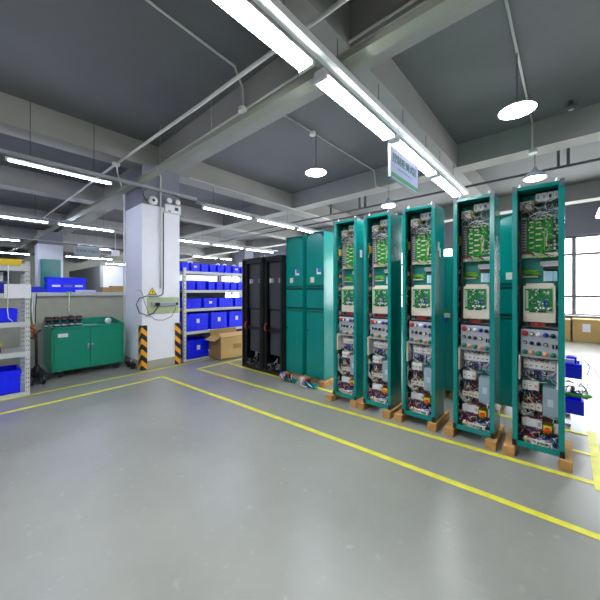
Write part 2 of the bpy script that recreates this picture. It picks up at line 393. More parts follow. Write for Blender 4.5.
# hanging signs
def text(body, size, m, parent, loc, rot, name='lettering', sx=1):
    cu = bpy.data.curves.new(name, 'FONT'); cu.body = body; cu.size = size; cu.extrude = .0015; cu.align_x = 'CENTER'; cu.align_y = 'CENTER'; cu.offset = size*.012
    o = bpy.data.objects.new(name, cu); C.objects.link(o)
    bpy.context.view_layer.update()
    me = bpy.data.meshes.new_from_object(o.evaluated_get(bpy.context.evaluated_depsgraph_get())); bpy.data.objects.remove(o)
    me.materials.clear(); me.materials.append(m); o = bpy.data.objects.new(name, me); C.objects.link(o)
    o.parent = parent; o.location = loc; o.rotation_euler = rot; o.scale = (sx, 1, 1); return o
H = math.pi/2
t = thing('hanging_sign', 'white hanging sign with green lettering and a green bottom stripe', 'sign', (-1.5, 3.6, 2.69))
b = MB(); b.box(-.015, .012, -.40, .41, 0, .36); b.build('panel', SIGNW, t)
b = MB(); b.box(-.018, .014, -.41, -.40, -.01, .37); b.box(-.018, .014, .41, .42, -.01, .37); b.box(-.018, .014, -.41, .42, -.01, 0); b.build('frame', mat('grey sign frame', '77787c', .5), t)
b = MB(); b.box(.012, .0145, -.4, .41, .015, .065); b.build('stripe', SIGNG, t)
for yy in (-.2, .3):
    b = MB(); b.box(-.005, .005, yy-.01, yy+.01, .36, .49); b.build('hanger_strap', STEEL, t)
text('控制柜调试区', .115, SIGNT, t, (.013, .0, .235), (H, 0, H), sx=1.05)
text('Control cabinet debugging area', .036, mat('sign small lettering', '7fb8b0', .5), t, (.013, .0, .145), (H, 0, H))
t = thing('hanging_sign', 'grey hanging sign with teal lettering, far away left of the column', 'sign', (-14.0, 3.2, 2.72))
b = MB(); b.box(-.015, .012, -.43, .43, 0, .38); b.build('panel', mat('grey sign face', 'a5a9ae', .5), t)
text('控制柜装配区', .125, mat('dark teal lettering', '107a78', .5), t, (.013, 0, .22), (H, 0, H))
for yy in (-.36, .36):
    b = MB(); b.tube([(0, yy, .38), (0, yy, ZC-2.72+.005)], .005, n=4); b.build('suspension_wire', STEEL, t)
b = MB(); b.box(-14.1, -13.9, 4.05, 4.3, 2.86, 3.08); b.box(-14.01, -13.99, 4.16, 4.18, 3.08, ZC)
tag(b.build('emergency_light', WHITEP), 'white box light hanging beyond, right of the far grey sign', 'emergency light')

# ================================================================ OPEN CONTROL CABINETS
CW, CD, CH = .34, .29, 2.2
def wires(b, rnd, x0, x1, z0, z1, y0, y1, n, cols, r=.0035, amp=.03):
    for _ in range(n):
        p = Vector((rnd.uniform(x0, x1), rnd.uniform(y0, y1), rnd.uniform(z0, z1)))
        q = Vector((min(x1, max(x0, p.x + rnd.uniform(-.12, .12))), rnd.uniform(y0, y1), min(z1, max(z0, p.z + rnd.uniform(-.12, .12)))))
        pts = []
        k = Vector((rnd.uniform(-amp, amp), rnd.uniform(-amp, 0), rnd.uniform(-amp, amp)))
        for s in range(7):
            u = s/6; v = p.lerp(q, u) + k*math.sin(math.pi*u)
            v.x = min(x1, max(x0, v.x)); v.y = min(y1, max(y0, v.y)); v.z = min(z1, max(z0, v.z)); pts.append(v)
        if (pts[-1]-pts[0]).length < .03: continue
        b.tube(pts, r, rnd.choice(cols), n=5)
def cabinet():
    rnd = random.Random(3)
    t = thing('control_cabinet', 'x', 'control cabinet')
    b = MB(); e = .012
    b.box(0, e, 0, CD, 0, CH); b.box(CW-e, CW, 0, CD, 0, CH); b.box(e, CW-e, CD-e, CD, 0, CH)
    b.box(e, CW-e, 0, CD-e, 0, .02); b.box(e, CW-e, 0, CD-e, CH-.02, CH)
    b.build('shell', TEAL, t, bevel=.002)
    b = MB()
    b.box(.0, .036, -.012, .002, .045, CH-.03); b.box(CW-.036, CW, -.012, .002, .045, CH-.03)
    b.box(0, CW, -.012, .002, 0, .045); b.box(0, CW, -.012, .002, CH-.03, CH)
    b.box(.036, .04, .0, .03, .045, CH-.03); b.box(CW-.04, CW-.036, .0, .03, .045, CH-.03)
    b.build('front_frame', TEAL, t, bevel=.002)
    for x in (0, CW-.03):
        b = MB(); b.box(x, x+.03, -.016, .0, CH-.045, CH+.012); b.build('corner_bracket', mat('slate bracket', '5d6570', .4), t)
        b = MB(); b.box(x-.001, x+.031, -.016, .0, -.002, .05); lab(b.build('corner_foot', BLK, t), 'black corner piece at the bottom')
    for x in (.05, .29):
        for y in (.04, .25):
            b = MB(); b.lathe([(.012, 0), (.012, .02), (.006, .025), (.006, .035), (.0, .04)], (x, y, CH), n=10); b.build('lifting_bolt', WHITEP, t)
    b = MB(); b.box(.014, CW-.014, .2, .206, .03, CH-.03); b.build('mounting_plate', TEALIN, t)
    Y = .2
    # upper zone: power block and terminal row
    b = MB(); b.box(.04, .125, .12, Y, 2.03, 2.105); p = b.build('power_block', WHITEP, t, bevel=.003)
    b = MB(); b.box(.055, .11, .115, .125, 2.018, 2.03, ORG); b.box(.125, .14, .13, Y, 2.03, 2.1, YELP); b.build('terminal', None, p)
    b = MB(); b.lathe([(.022, 0), (.03, .02), (.02, .035)], (.075, .15, 2.115), GRN, n=10); b.build('green_coil', None, t)
    for k in range(4):
        x = .15+.04*k
        b = MB(); b.box(x, x+.036, .12, Y, 2.085, 2.155, WHITEP); b.box(x+.01, x+.026, .114, .121, 2.105, 2.135, BLUP if k == 2 else GREYP)
        b.box(x+.005, x+.031, .13, Y, 2.155, 2.165, BLK); b.build('fuse_holder', None, t)
    b = MB(); wires(b, rnd, .04, .31, 1.95, 2.09, .09, .17, 80, [BLK, DARK, WHITEP, GREYP, GREYP, BLK], .0024); o = b.build('wire_harness', None, t)
    # main board
    b = MB(); b.box(.088, .26, .150, .156, 1.655, 1.965); p = b.build('circuit_board', PCB, t)
    for k in range(6):
        z = 1.69+.045*k
        b = MB(); b.box(.105, .135, .138, .15, z, z+.012); b.build('connector', CREAM, p)
    for k in range(5):
        z = 1.705+.05*k
        b = MB(); b.box(.15, .195 if k % 2 else .185, .136, .15, z, z+.013); b.build('connector', CREAM, p)
    b = MB(); b.box(.09, .258, .1485, .1502, 1.657, 1.963, PCB)
    for _ in range(26):
        x, z = rnd.uniform(.095, .245), rnd.uniform(1.665, 1.95); s = rnd.uniform(.004, .011); b.box(x, x+s, .142, .15, z, z+s*rnd.uniform(.6, 1.6), rnd.choice([BLK, PCBD, PCBD, WHITEP, GREYP, LGRN]))
    for _ in range(60):
        x, z = rnd.uniform(.19, .25), rnd.uniform(1.66, 1.955); s = rnd.uniform(.004, .012); b.box(x, x+s, .143, .15, z, z+s*rnd.uniform(.6, 1.8), rnd.choice([BLK, BLK, PCBD, WHITEP, CREAM, GREYP]))
    b.build('chip_set', None, p)
    b = MB(); b.box(.205, .212, .14, .15, 1.67, 1.86, LGRN); b.box(.216, .226, .138, .15, 1.7, 1.78, CREAM); b.build('bus_strip', None, p)
    b = MB(); b.box(.262, .308, .154, .16, 1.655, 1.965); p = b.build('side_circuit_board', PCBD, t)
    b = MB()
    for k in range(9):
        z = 1.67+.032*k; b.box(.268, .282, .138, .154, z, z+.02, rnd.choice([BLK, GREYP, CREAM, WHITEP])); b.box(.288, .304, .138, .154, z, z+.014, rnd.choice([CREAM, BLK, WHITEP]))
    b.build('relay_row', None, p)
    b = MB(); b.box(.05, .085, .13, Y, 1.655, 1.965, GREYP); p = b.build('terminal_strip', None, t)
    b = MB()
    for k in range(12): b.box(.055, .08, .124, .13, 1.662+.025*k, 1.672+.025*k, BLK)
    b.build('terminal_slots', None, p)
    b = MB(); b.box(.03, .045, .15, Y, 1.02, 1.95); b.build('wire_duct', mat('purple grey duct', '8a8496', .5), t)
    b = MB(); b.box(.05, .31, .14, Y, 1.61, 1.645); b.build('cross_duct', CREAM, t)
    b = MB(); wires(b, rnd, .05, .31, 1.60, 1.66, .09, .135, 18, [BLK, WHITEP, LGRN, REDW, GREYP]); wires(b, rnd, .05, .31, 1.93, 2.0, .09, .135, 30, [BLK, WHITEP, CREAM, DARK, GREYP], .0028); wires(b, rnd, .2, .305, 1.66, 1.95, .12, .14, 14, [BLK, CREAM, BLK, DARK, GREYP], .0022, .015)
    b.build('wire_harness', None, t)
    b = MB(); b.box(.18, .31, .15, Y, 1.54, 1.575, GREYP); b.box(.2, .31, .145, Y, 1.505, 1.53, BLK); b.box(.2, .31, .14, Y, 1.53, 1.54, CREAM); b.build('ribbon_connector', None, t)
    b = MB(); b.box(.2, .292, .17, Y, 1.405, 1.49, mat('pale blue label', 'a8dcec', .5)); b.box(.205, .215, .168, .17, 1.405, 1.49, WHITEP); b.box(.26, .266, .168, .17, 1.405, 1.49, GREYP); b.build('contactor', None, t)
    b = MB()
    for _ in range(9):
        z = rnd.uniform(1.45, 1.5); b.tube(arc((.055, .17, z), (rnd.uniform(.14, .19), .17, rnd.uniform(1.45, 1.5)), rnd.uniform(-.02, .015), 8, (0, -.6, 1)), .004, rnd.choice([LGRN, LGRN, YELP]), n=5)
    b.box(.05, .16, .165, Y, 1.44, 1.45, CREAM)
    lab(b.build('earth_wires', None, t), 'yellow green earth wires')
    # inverter
    b = MB(); b.box(.066, .285, .08, Y, 1.055, 1.365); b.box(.085, .27, .1, Y, 1.365, 1.385); p = b.build('inverter', CREAM, t, bevel=.005)
    b = MB(); b.box(.082, .262, .072, .08, 1.15, 1.34); q = b.build('inverter_board', mat('mid green circuit board', '0f8040', .7, noise=.35, nscale=80), p)
    b = MB(); b.box(.088, .104, .062, .072, 1.17, 1.325); b.build('ribbon_socket', mat('pale green socket', '9dbfa4', .5), p)
    b = MB()
    for _ in range(110):
        x, z = rnd.uniform(.108, .25), rnd.uniform(1.155, 1.33); s = rnd.uniform(.004, .013); b.box(x, min(.26, x+s), .064, .072, z, min(1.338, z+s*rnd.uniform(.5, 1.5)), rnd.choice([BLK, BLK, PCB, PCB, WHITEP, GREYP, CREAM, PCBD]))
    b.box(.205, .225, .06, .072, 1.195, 1.235, BLUP); b.box(.21, .218, .06, .072, 1.235, 1.25, BLUP)
    b.box(.15, .165, .062, .072, 1.17, 1.185, WHITEP); b.box(.18, .19, .062, .072, 1.17, 1.188, WHITEP); b.box(.2, .212, .062, .072, 1.17, 1.185, WHITEP)
    b.build('board_components', None, p)
    b = MB(); b.box(.11, .155, .074, .08, 1.14, 1.152); b.box(.17, .225, .074, .08, 1.14, 1.152); b.build('vent_slot', BLK, p)
    b = MB(); b.box(.1, .13, .0785, .08, 1.075, 1.08, GREYP); b.box(.085, .093, .0785, .08, 1.075, 1.1, ORG); b.build('marking', None, p)
    b = MB(); b.box(.285, .31, .1, Y, 1.2, 1.215, GREYP); b.box(.296, .312, .1, Y, 1.07, 1.36, BLK); b.build('side_bracket', None, t)
    b = MB()
    for k in range(5): b.box(.095+.025*k, .117+.025*k, .1, Y, 1.018, 1.05, RED if k else BLK)
    b.box(.22, .3, .1, Y, 1.03, 1.05, BLK); b.build('relay_bases', None, t)
    b = MB(); b.box(.05, .31, .12, Y, .995+.012, .995+.02); b.build('crossbar', GREYP, t)
    # push-button panel
    b = MB(); b.box(.046, .309, .06, .07, .748, 1.004, BLK); p = b.build('button_panel', None, t)
    b = MB(); b.box(.054, .302, .054, .062, .756, .994); b.build('panel_face', GREYP, p)
    def knob(x, z, r, m, core=None, name='push_button'):
        b = MB(); b.lathe([(r*1.0, 0), (r, -.008), (r*.82, -.01), (r*.8, -.022), (0, -.024)], (x, .054, z), BLK if core else m, n=14, axis='y', cap=False)
        if core: b.lathe([(r*.7, -.02), (r*.62, -.028), (0, -.03)], (x, .054, z), core, n=12, axis='y', cap=False)
        b.build(name, None, p)
    rows = [(.958, [(.021, RED, None), (.014, BLK, WHITEP), (.016, WHITEP, None), (.017, BLUP, None), (.016, BLK, None)]),
            (.88, [(.014, BLK, GREYP), (.014, BLK, None), (.015, BLK, None), (.014, BLK, CREAM)]),
            (.80, [(.018, GRN, None), (.018, ORG, None), (.018, GRN, None), (.018, ORG, None), (.018, GRN, None)])]
    for z, rr in rows:
        for k, (r, m, c) in enumerate(rr): knob(.083+.046*k, z - .002*k, r*1.12, m, c)
    for x in (.262, .284):
        b = MB(); b.box(x, x+.012, .044, .054, .845, .88); b.build('toggle_switch', BLK, p)
    # lower zone
    b = MB(); b.box(.02, .054, .01, .19, .565, .775); b.box(.035, .038, .008, .012, .6, .74, BLK) if False else None; p = b.build('cream_module', CREAM, t, bevel=.003)
    b = MB(); b.box(.036, .039, .008, .0105, .6, .745); b.build('slot', BLK, p)
    for k in range(6):
        x = .068+.036*k
        b = MB(); b.box(x, x+.034, .11, Y, .65, .735, WHITEP); b.box(x+.004, x+.03, .1, .11, .665, .7, WHITEP)
        b.box(x+.01, x+.024, .097, .1, .675, .683, BLK if k % 2 else RED); b.box(x+.006, x+.028, .105, .11, .712, .726, GREYP); b.build('circuit_breaker', None, t)
    b = MB()
    for k in range(14): b.box(.066+.0157*k, .078+.0157*k, .12, Y, .60, .635, rnd.choice([BLUP, GREYP, GREYP, BLK, WHITEP]))
    for k in range(14): b.box(.066+.0157*k, .078+.0157*k, .11, Y, .575, .597, rnd.choice([BLUGR, GREYP, BLK]))
    b.build('terminal_row', None, t)
    b = MB(); b.box(.288, .309, .08, Y, .50, .745); b.build('side_cover', WHITEP, t)
    b = MB(); wires(b, rnd, .06, .29, .55, .65, .08, .11, 26, [BLK, BLUP, WHITEP, BLK, GREYP]); wires(b, rnd, .06, .29, .733, .75, .08, .11, 10, [BLK, GREYP, REDW]); b.build('wire_harness', None, t)
    for k in range(3):
        x = .06+.038*k
        b = MB(); b.box(x, x+.036, .1, Y, .465, .545, WHITEP); b.box(x+.006, x+.03, .09, .1, .48, .52, WHITEP if k < 2 else mat('pink cover', 'e8c4bc', .5)); b.box(x+.01, x+.026, .087, .09, .5, .506, BLK); b.build('contactor', None, t)
    b = MB(); b.box(.2, .308, .07, Y, .275, .51); p = b.build('transformer_cover', BLUGR, t, bevel=.003)
    b = MB(); b.box(.232, .268, .068, .07, .36, .42); b.build('rating_label', mat('pale label', 'b9c8d4', .6), p)
    for k in range(3):
        x = .058+.047*k
        b = MB(); b.box(x, x+.043, .09, Y, .3, .355, CREAM); b.box(x+.012, x+.03, .086, .09, .325, .331, BLK); b.build('socket_block', None, t)
    b = MB(); wires(b, rnd, .05, .2, .355, .47, .08, .15, 40, [BLK, DARK, REDW, WHITEP, CREAM, BLUP, REDW]); wires(b, rnd, .04, .31, .225, .31, .08, .15, 44, [BLK, REDW, REDW, DARK, WHITEP, GREYP])
    for k in range(5): b.tube([(.05+.002*k, .04+.004*k, .52-.01*k), (.025+.003*k, .035+.006*k, .44), (.022+.003*k, .035+.006*k, .36), (.04+.004*k, .04+.006*k, .31), (.08+.006*k, .06, .27), (.14, .08, .25+.006*k)], .0035, [GREYP, CREAM, BLK, WHITEP, GREYP][k], n=5)
    b.build('wire_harness', None, t)
    for k in range(4):
        x = .055+.035*k
        b = MB(); b.box(x, x+.033, .1, Y, .15, .225, WHITEP); b.box(x+.006, x+.027, .094, .1, .17, .2, GREYP if k == 3 else WHITEP); b.build('circuit_breaker', None, t)
    b = MB(); b.box(.27, .31, .1, Y, .13, .22); b.build('end_cover', WHITEP, t)
    b = MB(); b.box(.196, .268, .075, Y, .12, .205, mat('olive switch base', '4f5a1e', .5)); b.box(.204, .26, .07, .075, .128, .197, YELP); p = b.build('isolator_switch', None, t)
    b = MB(); b.lathe([(.021, 0), (.021, -.008), (.0, -.01)], (.232, .07, .162), RED, n=14, axis='y', cap=False); b.box(.212, .252, .048, .062, .152, .172, mat('orange red handle', 'f0481e', .4)); lab(b.build('switch_handle', None, p), 'orange red rotary handle')
    b = MB(); wires(b, rnd, .03, .31, .03, .15, .03, .14, 90, [BLK, REDW, REDW, DARK, WHITEP, GREYP, BLUP, CREAM], .004); b.build('wire_harness', None, t)
    b = MB(); wires(b, rnd, .08, .26, .024, .075, .012, .09, 34, [WHITEP, WHITEP, CREAM, GREYP, LGRN, mat('pink cover', 'e8c4bc')], .0055); b.build('wire_bundle', None, t)
    b = MB(); wires(b, rnd, .018, .034, .03, .55, .05, .14, 22, [BLK, GREYP, REDW, CREAM], .0035, .02); b.build('side_wires', None, t)
    b = MB(); wires(b, rnd, .016, .034, .6, 1.95, .03, .15, 60, [BLK, GREYP, DARK, CREAM, BLK, REDW], .003, .02)
    for k in range(7): b.box(.014, .03, .09, .13, .85+.16*k, .89+.16*k, [GREYP, CREAM, BLK][k % 3])
    b.build('side_harness', None, t)
    b = MB(); b.box(.016, .04, .08, .14, 1.78, 1.86); b.build('side_module', mat('olive yellow module', 'b8a83c', .5), t)
    return t
cab = cabinet()
cabx = [-2.245, -1.807, -1.337, -.83, -.36]
cl = ['open teal control cabinet leftmost of the five, beside the closed cabinets', 'open teal control cabinet second from the left of the five open ones',
      'open teal control cabinet in the middle of the five open ones', 'open teal control cabinet under the end of the ceiling lights, second from the right', 'open teal control cabinet at the right end, nearest the windows']
for k, x in enumerate(cabx):
    loc = (x, 3.16, .08)
    c = cab if k == 0 else dup(cab, loc, cl[k])
    c.location = loc; c['label'] = cl[k]; c['group'] = 'open teal control cabinets'
    if k < 4:
        zz, yy = [(1.78, .1), (1.75, .13), (1.72, .14), (1.50, .12)][k]
        b = MB(); b.box(CW, CW+.002, yy-.025, yy+.025, zz-.045, zz+.045); b.build('sticker', PAPER, c)
# timber skids
tn = ['left', 'right']
for k, x in enumerate(cabx):
    for j, xx in enumerate((x-.02, x+CW-.02)):
        y0 = 3.08 + (.0, .03)[(k+j) % 2]
        xo = {(3, 0): -.01, (4, 1): .025}.get((k, j), 0)
        b = MB(); b.box(xx-.042+xo, xx+.042+xo, y0, 3.56, .0, .078)
        tag(b.build('timber_block', WOOD, bevel=.004), 'raw timber block under the %s side of the %s open cabinet' % (tn[j], ['leftmost', 'second', 'middle', 'fourth', 'rightmost'][k]), 'timber block', 'timber blocks under the cabinets')

# ================================================================ CLOSED TEAL CABINETS
def closed_cab(x, y, h, W, D, label, stickers=True, z0=.08):
    t = thing('electrical_cabinet', label, 'cabinet', (x, y, z0), 0, 'closed teal cabinets')
    b = MB(); b.box(0, W, .03, D, 0, h); b.box(0, .006, 0, .03, 0, h); b.box(W-.006, W, 0, .03, 0, h); b.build('body', TEAL, t, bevel=.003)
    b = MB(); pts = [(.012, 1.405), (W-.012, 1.405), (W-.012, h-.11)] + [(W/2 + (W/2-.012)*math.cos(a), h-.11+.085*math.sin(a)) for a in [math.pi*k/14 for k in range(1, 14)]] + [(.012, h-.11)]
    b.prism(pts, 'y', .0, .03); b.build('upper_door', TEAL, t, bevel=.002)
    b = MB(); b.box(.012, W-.012, .0, .03, 1.062, 1.335); b.build('middle_panel', TEAL, t, bevel=.002)
    b = MB(); b.box(.012, W-.012, .0, .03, .02, .995); p = b.build('lower_door', TEAL, t, bevel=.002)
    for z in (1.375, 1.02):
        b = MB(); b.box(.006, W-.006, .0, .03, z-.006, z+.010); b.build('rib', TEAL, t)
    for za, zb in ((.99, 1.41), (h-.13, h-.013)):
        b = MB(); b.box(.007, W-.007, .024, .0305, za, zb); b.build('seam_shade', SEAM, t)  # dark strips painting the shade in the seams and above the arch
    b = MB(); b.box(0, W, -.004, .03, h-.012, h); b.build('top_edge', TEAL, t)
    b = MB(); b.lathe([(.014, 0), (.014, -.012), (.006, -.014), (.006, -.025), (0, -.026)], (.03, 0, .72), n=12, axis='y', cap=False); b.build('lock', BLK, p)
    if stickers:
        b = MB(); b.box(.09, .16, -.0015, .0, 1.45, 1.53); b.build('sticker', mat('cream paper', 'cfd6c4', .7), t)
        b = MB(); b.box(.21, .29, -.0015, .0, 1.57, 1.66, PAPER); b.box(.23, .29, -.003, -.0015, 1.6, 1.66, mat('blue print', '2a5fc0', .6)); b.build('sticker', None, t)
    return t
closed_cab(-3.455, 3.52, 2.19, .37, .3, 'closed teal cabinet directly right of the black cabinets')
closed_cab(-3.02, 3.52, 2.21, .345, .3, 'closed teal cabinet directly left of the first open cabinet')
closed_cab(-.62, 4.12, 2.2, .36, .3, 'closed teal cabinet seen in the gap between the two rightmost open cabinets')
closed_cab(-1.07, 4.12, 2.2, .36, .3, 'unseen closed teal cabinet, added for reflections, behind the second open cabinet from the right')  # unseen, added to block bright reflections in the open cabinets' sides
closed_cab(-1.7, 4.12, 2.2, .36, .3, 'unseen closed teal cabinet, added for reflections, behind the middle open cabinet')  # likewise unseen, added for the side reflections
t = thing('electrical_cabinet', 'lower teal cabinet far behind the gap right of the middle open cabinet', 'cabinet', (-1.31, 4.25, .08), 0, 'closed teal cabinets')
b = MB(); b.box(0, .22, 0, .3, 0, 1.78); b.build('body', TEAL, t, bevel=.004)
for x in (.03, .12):
    b = MB(); b.box(x, x+.07, -.012, 0, .03, 1.75); b.build('door_strip', TEAL, t)
b = MB(); b.box(.05, .15, -.03, -.012, 1.03, 1.08, GRN); b.box(.05, .16, -.03, -.012, .97, 1.03, CREAM); b.box(.06, .13, -.03, -.012, .92, .97, BLUP); b.box(.04, .06, -.03, -.012, 1.06, 1.1, ORG); b.build('sticker', None, t)
# blocks below the closed ones
bl = [(-3.5, 3.40, .1, 'leftmost block under the closed teal cabinets'), (-3.135, 3.38, .1, 'block between the two closed teal cabinets'), (-3.03, 3.42, .09, 'block under the left edge of the right closed teal cabinet'), (-2.72, 3.40, .1, 'block under the right edge of the right closed teal cabinet'),
      (-1.69, 4.05, .09, 'block under the left of the teal cabinet behind the middle open cabinet'), (-1.43, 4.05, .09, 'block under the right of the teal cabinet behind the middle open cabinet'), (-1.06, 4.05, .09, 'block under the left of the teal cabinet behind the fourth open cabinet'), (-.8, 4.05, .09, 'block under the right of the teal cabinet behind the fourth open cabinet'),
      (-.66, 4.05, .09, 'block under the left edge of the teal cabinet standing behind'), (-.32, 4.05, .09, 'block under the right edge of the teal cabinet standing behind'), (-1.29, 4.2, .09, 'block under the left of the lower teal cabinet behind'), (-1.15, 4.2, .06, 'block under the right of the lower teal cabinet behind')]
for x, y, wd, l in bl:
    if x < -2.5: y += .06
    b = MB(); b.box(x, x+wd, y, y+.4, 0, .078); tag(b.build('timber_block', WOOD, bevel=.004), 'raw timber ' + l, 'timber block', 'timber blocks under the cabinets')
# castors + loose fittings on floor in front
def fitting(x, y, l, s):
    rnd = random.Random(s); t = thing('cable_fitting', l, 'fitting', (x, y, 0), 0, 'loose fittings below the closed cabinets'); t.scale = (1.15, 1.15, 1.15)
    b = MB(); b.lathe([(.02, -.02), (.055, -.02), (.055, .02), (.02, .02)], (0, 0, .056), GREYP, n=16, axis='y'); b.lathe([(.018, -.024), (.018, .024)], (0, 0, .056), WHITEP, n=10, axis='y'); b.build('wheel', None, t)
    b = MB(); b.box(.05, .16, -.02, .03, .002, .06, TEAL); b.box(.06, .12, -.025, .02, .06, .1, BLK); b.box(.14, .22, -.01, .03, .002, .05, TEAL); b.build('bracket', None, t)
    b = MB(); wires(b, rnd, -.02, .2, .015, .12, -.05, -.025, 12, [WHITEP, BLUP, BLK, RED], .005); b.build('wires', None, t)
fitting(-3.33, 3.33, 'silver wheel with teal bracket on the floor under the left closed cabinet', 1)
fitting(-2.93, 3.33, 'silver wheel with teal bracket on the floor under the right closed cabinet', 2)

# ================================================================ BLACK CABINETS
def black_cab(x, W, label, s):
    rnd = random.Random(s); h = 1.99; D = .4
    t = thing('black_cabinet', label, 'cabinet', (x, 3.44, 0), 0, 'black cabinets')
    b = MB(); b.box(0, .03, 0, D, 0, h); b.box(W-.04, W, 0, D, 0, h); b.box(0, W, D-.02, D, 0, h); b.box(0, W, 0, D, h-.03, h); b.box(0, W, 0, D, 0, .05)
    b.build('frame', BLACKP, t, bevel=.004)
    b = MB(); b.box(.03, .09, .03, .06, .05, h-.03); b.box(.03, W-.04, .03, .06, h-.09, h-.03); b.build('inner_frame', BLACKP, t)
    b = MB(); b.box(.09, W-.04, .1, .112, 1.1, h-.09); p = b.build('upper_panel', BLACKIN, t)
    for xx, ww, m in ((.1, .05, PAPER), (.17, .03, GREYP), (W-.17, .035, GREYP), (W-.12, .045, PAPER)):
        b = MB(); b.box(xx, xx+ww, .097, .1, 1.54, 1.62); b.build('sticker', m, p)
    b = MB(); b.box(.12, W-.07, .1, .112, .3, 1.07); p = b.build('lower_panel', BLACKIN, t)
    b = MB(); b.box(.09, W-.04, .085, .1, 1.06, 1.1); b.build('crossbar', BLK, t)
    b = MB(); b.box(.1, W-.05, .06, .1, .70, .76); b.build('crossbar', BLK, t)
    b = MB(); b.tube([(.1, .03, .70), (.085, .0, .74), (.095, -.01, .8), (.12, .02, .85)], .011, RED, n=8); lab(b.build('red_handle', None, t), 'red curved handle')
    b = MB(); wires(b, rnd, .08, W-.06, .055, .16, .03, .15, 26, [GREYP, STEEL, BLK, STEEL, BLK], .0045, .05); wires(b, rnd, W*.55, W*.75, .1, .3, .04, .1, 5, [GREYP, STEEL], .0045, .02); b.build('loose_wiring', None, t)
    for xx in (.02, W-.05):
        b = MB(); b.lathe([(.012, 0), (.012, .03), (.0, .035)], (xx, .05, h), n=8); b.build('lifting_bolt', STEEL, t)
black_cab(-4.52, .53, 'black open fronted cabinet beside the blue bin shelf, left of the pair', 4)
black_cab(-3.975, .5, 'black open fronted cabinet beside the closed teal cabinet, right of the pair', 5)

# ================================================================ SHELF RACK WITH BLUE BINS (right of column)
def post(b, x, y, h, m=SHELF, s=.045):
    b.box(x, x+.006, y, y+s, 0, h, m); b.box(x-s, x, y, y+.006, 0, h, m)
rx = -5.64
t = thing('shelf_rack', 'long grey shelf rack of blue bins between the column and the black cabinets', 'shelf', (rx, 2.87, 0))
for yy in (0, 2.2, 4.4):
    for xx in (0, -.52):
        b = MB(); b.box(xx-.05, xx, yy, yy+.006, 0, 1.86, SHELF); b.box(xx-.006, xx, yy, yy+.06, 0, 1.86, SHELF)
        for k in range(22): b.box(xx-.001, xx+.0012, yy+.02, yy+.032, .06+.08*k, .09+.08*k, BLK)
        b.build('post', None, t)
LV = [.03, .585, 1.045, 1.42, 1.80]
for z in LV:
    b = MB(); b.box(-.56, .0, .0, 4.46, z-.05, z-.042, SHELF); b.box(-.006, .006, .0, 4.46, z-.055, z, SHELF); b.box(-.56, .0, .0, 4.46, z-.012, z, SHELF); b.build('shelf', None, t, bevel=.002)
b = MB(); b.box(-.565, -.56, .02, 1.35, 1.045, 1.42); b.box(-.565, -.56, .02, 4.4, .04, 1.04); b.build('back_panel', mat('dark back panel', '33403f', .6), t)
BINM = {}
def bin_mesh(w_, d_, h_, m=BLUE):
    key = (round(w_, 3), round(d_, 3), round(h_, 3), m.name)
    if key in BINM: return BINM[key]
    b = MB(); tw = .012; q = .01
    # front faces +x; width along y; origin at front bottom centre
    def shell(x0, x1, y0, y1, z0, z1, tp):
        b.prism([(y0+tp, z0), (y1-tp, z0), (y1, z1), (y0, z1)], 'x', x1-tw, x1)
        b.prism([(y0+tp, z0), (y1-tp, z0), (y1, z1), (y0, z1)], 'x', x0, x0+tw)
        b.box(x0, x1, y0+tp*.6, y0+tp*.6+tw, z0, z1); b.box(x0, x1, y1-tp*.6-tw, y1-tp*.6, z0, z1); b.box(x0, x1, y0+tp, y1-tp, z0, z0+tw)
    shell(-d_, 0, -w_/2+.008, w_/2-.008, 0, h_, q)
    for z in (h_-.012, h_-.05) if h_ > .15 else (h_-.012,):
        b.box(0, .008, -w_/2, w_/2, z, z+.01); b.box(-d_-.006, .006, -w_/2, -w_/2+.01, z, z+.01); b.box(-d_-.006, .006, w_/2-.01, w_/2, z, z+.01)
    nr = max(3, int(w_/.07))
    for k in range(nr+1):
        y = -w_/2+.02 + (w_-.04)*k/nr; b.box(0, .006, y-.004, y+.004, .0, h_-.012)
    b.box(0, .007, -w_/2+.01, w_/2-.01, h_*.35, h_*.35+.008)
    o = b.build('storage_bin', m); me = o.data; bpy.data.objects.remove(o); BINM[key] = me; return me
def add_bin(x, y, z, w_, d_, h_, label, group, m=BLUE, tg=False, rz=0):
    o = bpy.data.objects.new('storage_bin', bin_mesh(w_, d_, h_, m)); C.objects.link(o); o.location = (x, y, z); o.rotation_euler.z = rz
    tag(o, label, 'bin', group)
    if tg:
        b = MB(); b.box(.007, .010, -.035, .035, h_*.45, h_*.7); b.build('paper_label', PAPER, o)
    return o
ORD = ['first', 'second', 'third', 'fourth', 'fifth', 'sixth', 'seventh', 'eighth', 'ninth', 'tenth', 'eleventh']
def row(edges, z, h_, d_, name, tags=()):
    for k, (a, c) in enumerate(edges):
        add_bin(rx-.03, (a+c)/2, z, c-a-.012, d_, h_, '%s blue bin from the left on the %s of the long rack' % (ORD[k], name), 'blue bins on the ' + name, tg=k in tags)
row([(2.84, 3.02), (3.03, 3.25), (3.26, 3.45), (3.46, 3.63), (3.64, 3.83), (3.84, 4.03), (4.04, 4.26), (4.27, 4.47)], 1.80, .165, .42, 'top shelf', (1, 6))
row([(2.95, 3.15), (3.16, 3.38), (3.42, 3.61), (3.62, 3.80), (3.81, 3.98), (3.99, 4.18), (4.19, 4.4)], 1.42, .19, .42, 'second highest shelf')
row([(2.94, 3.29), (3.31, 3.66), (3.68, 4.08), (4.1, 4.45)], 1.045, .2, .5, 'third highest shelf', (1,))
row([(2.94, 3.45), (3.48, 3.91), (3.94, 4.38)], .585, .35, .5, 'shelf above the floor', (0, 1, 2))
row([(2.95, 3.46)], .03, .37, .5, 'bottom shelf', (0,))
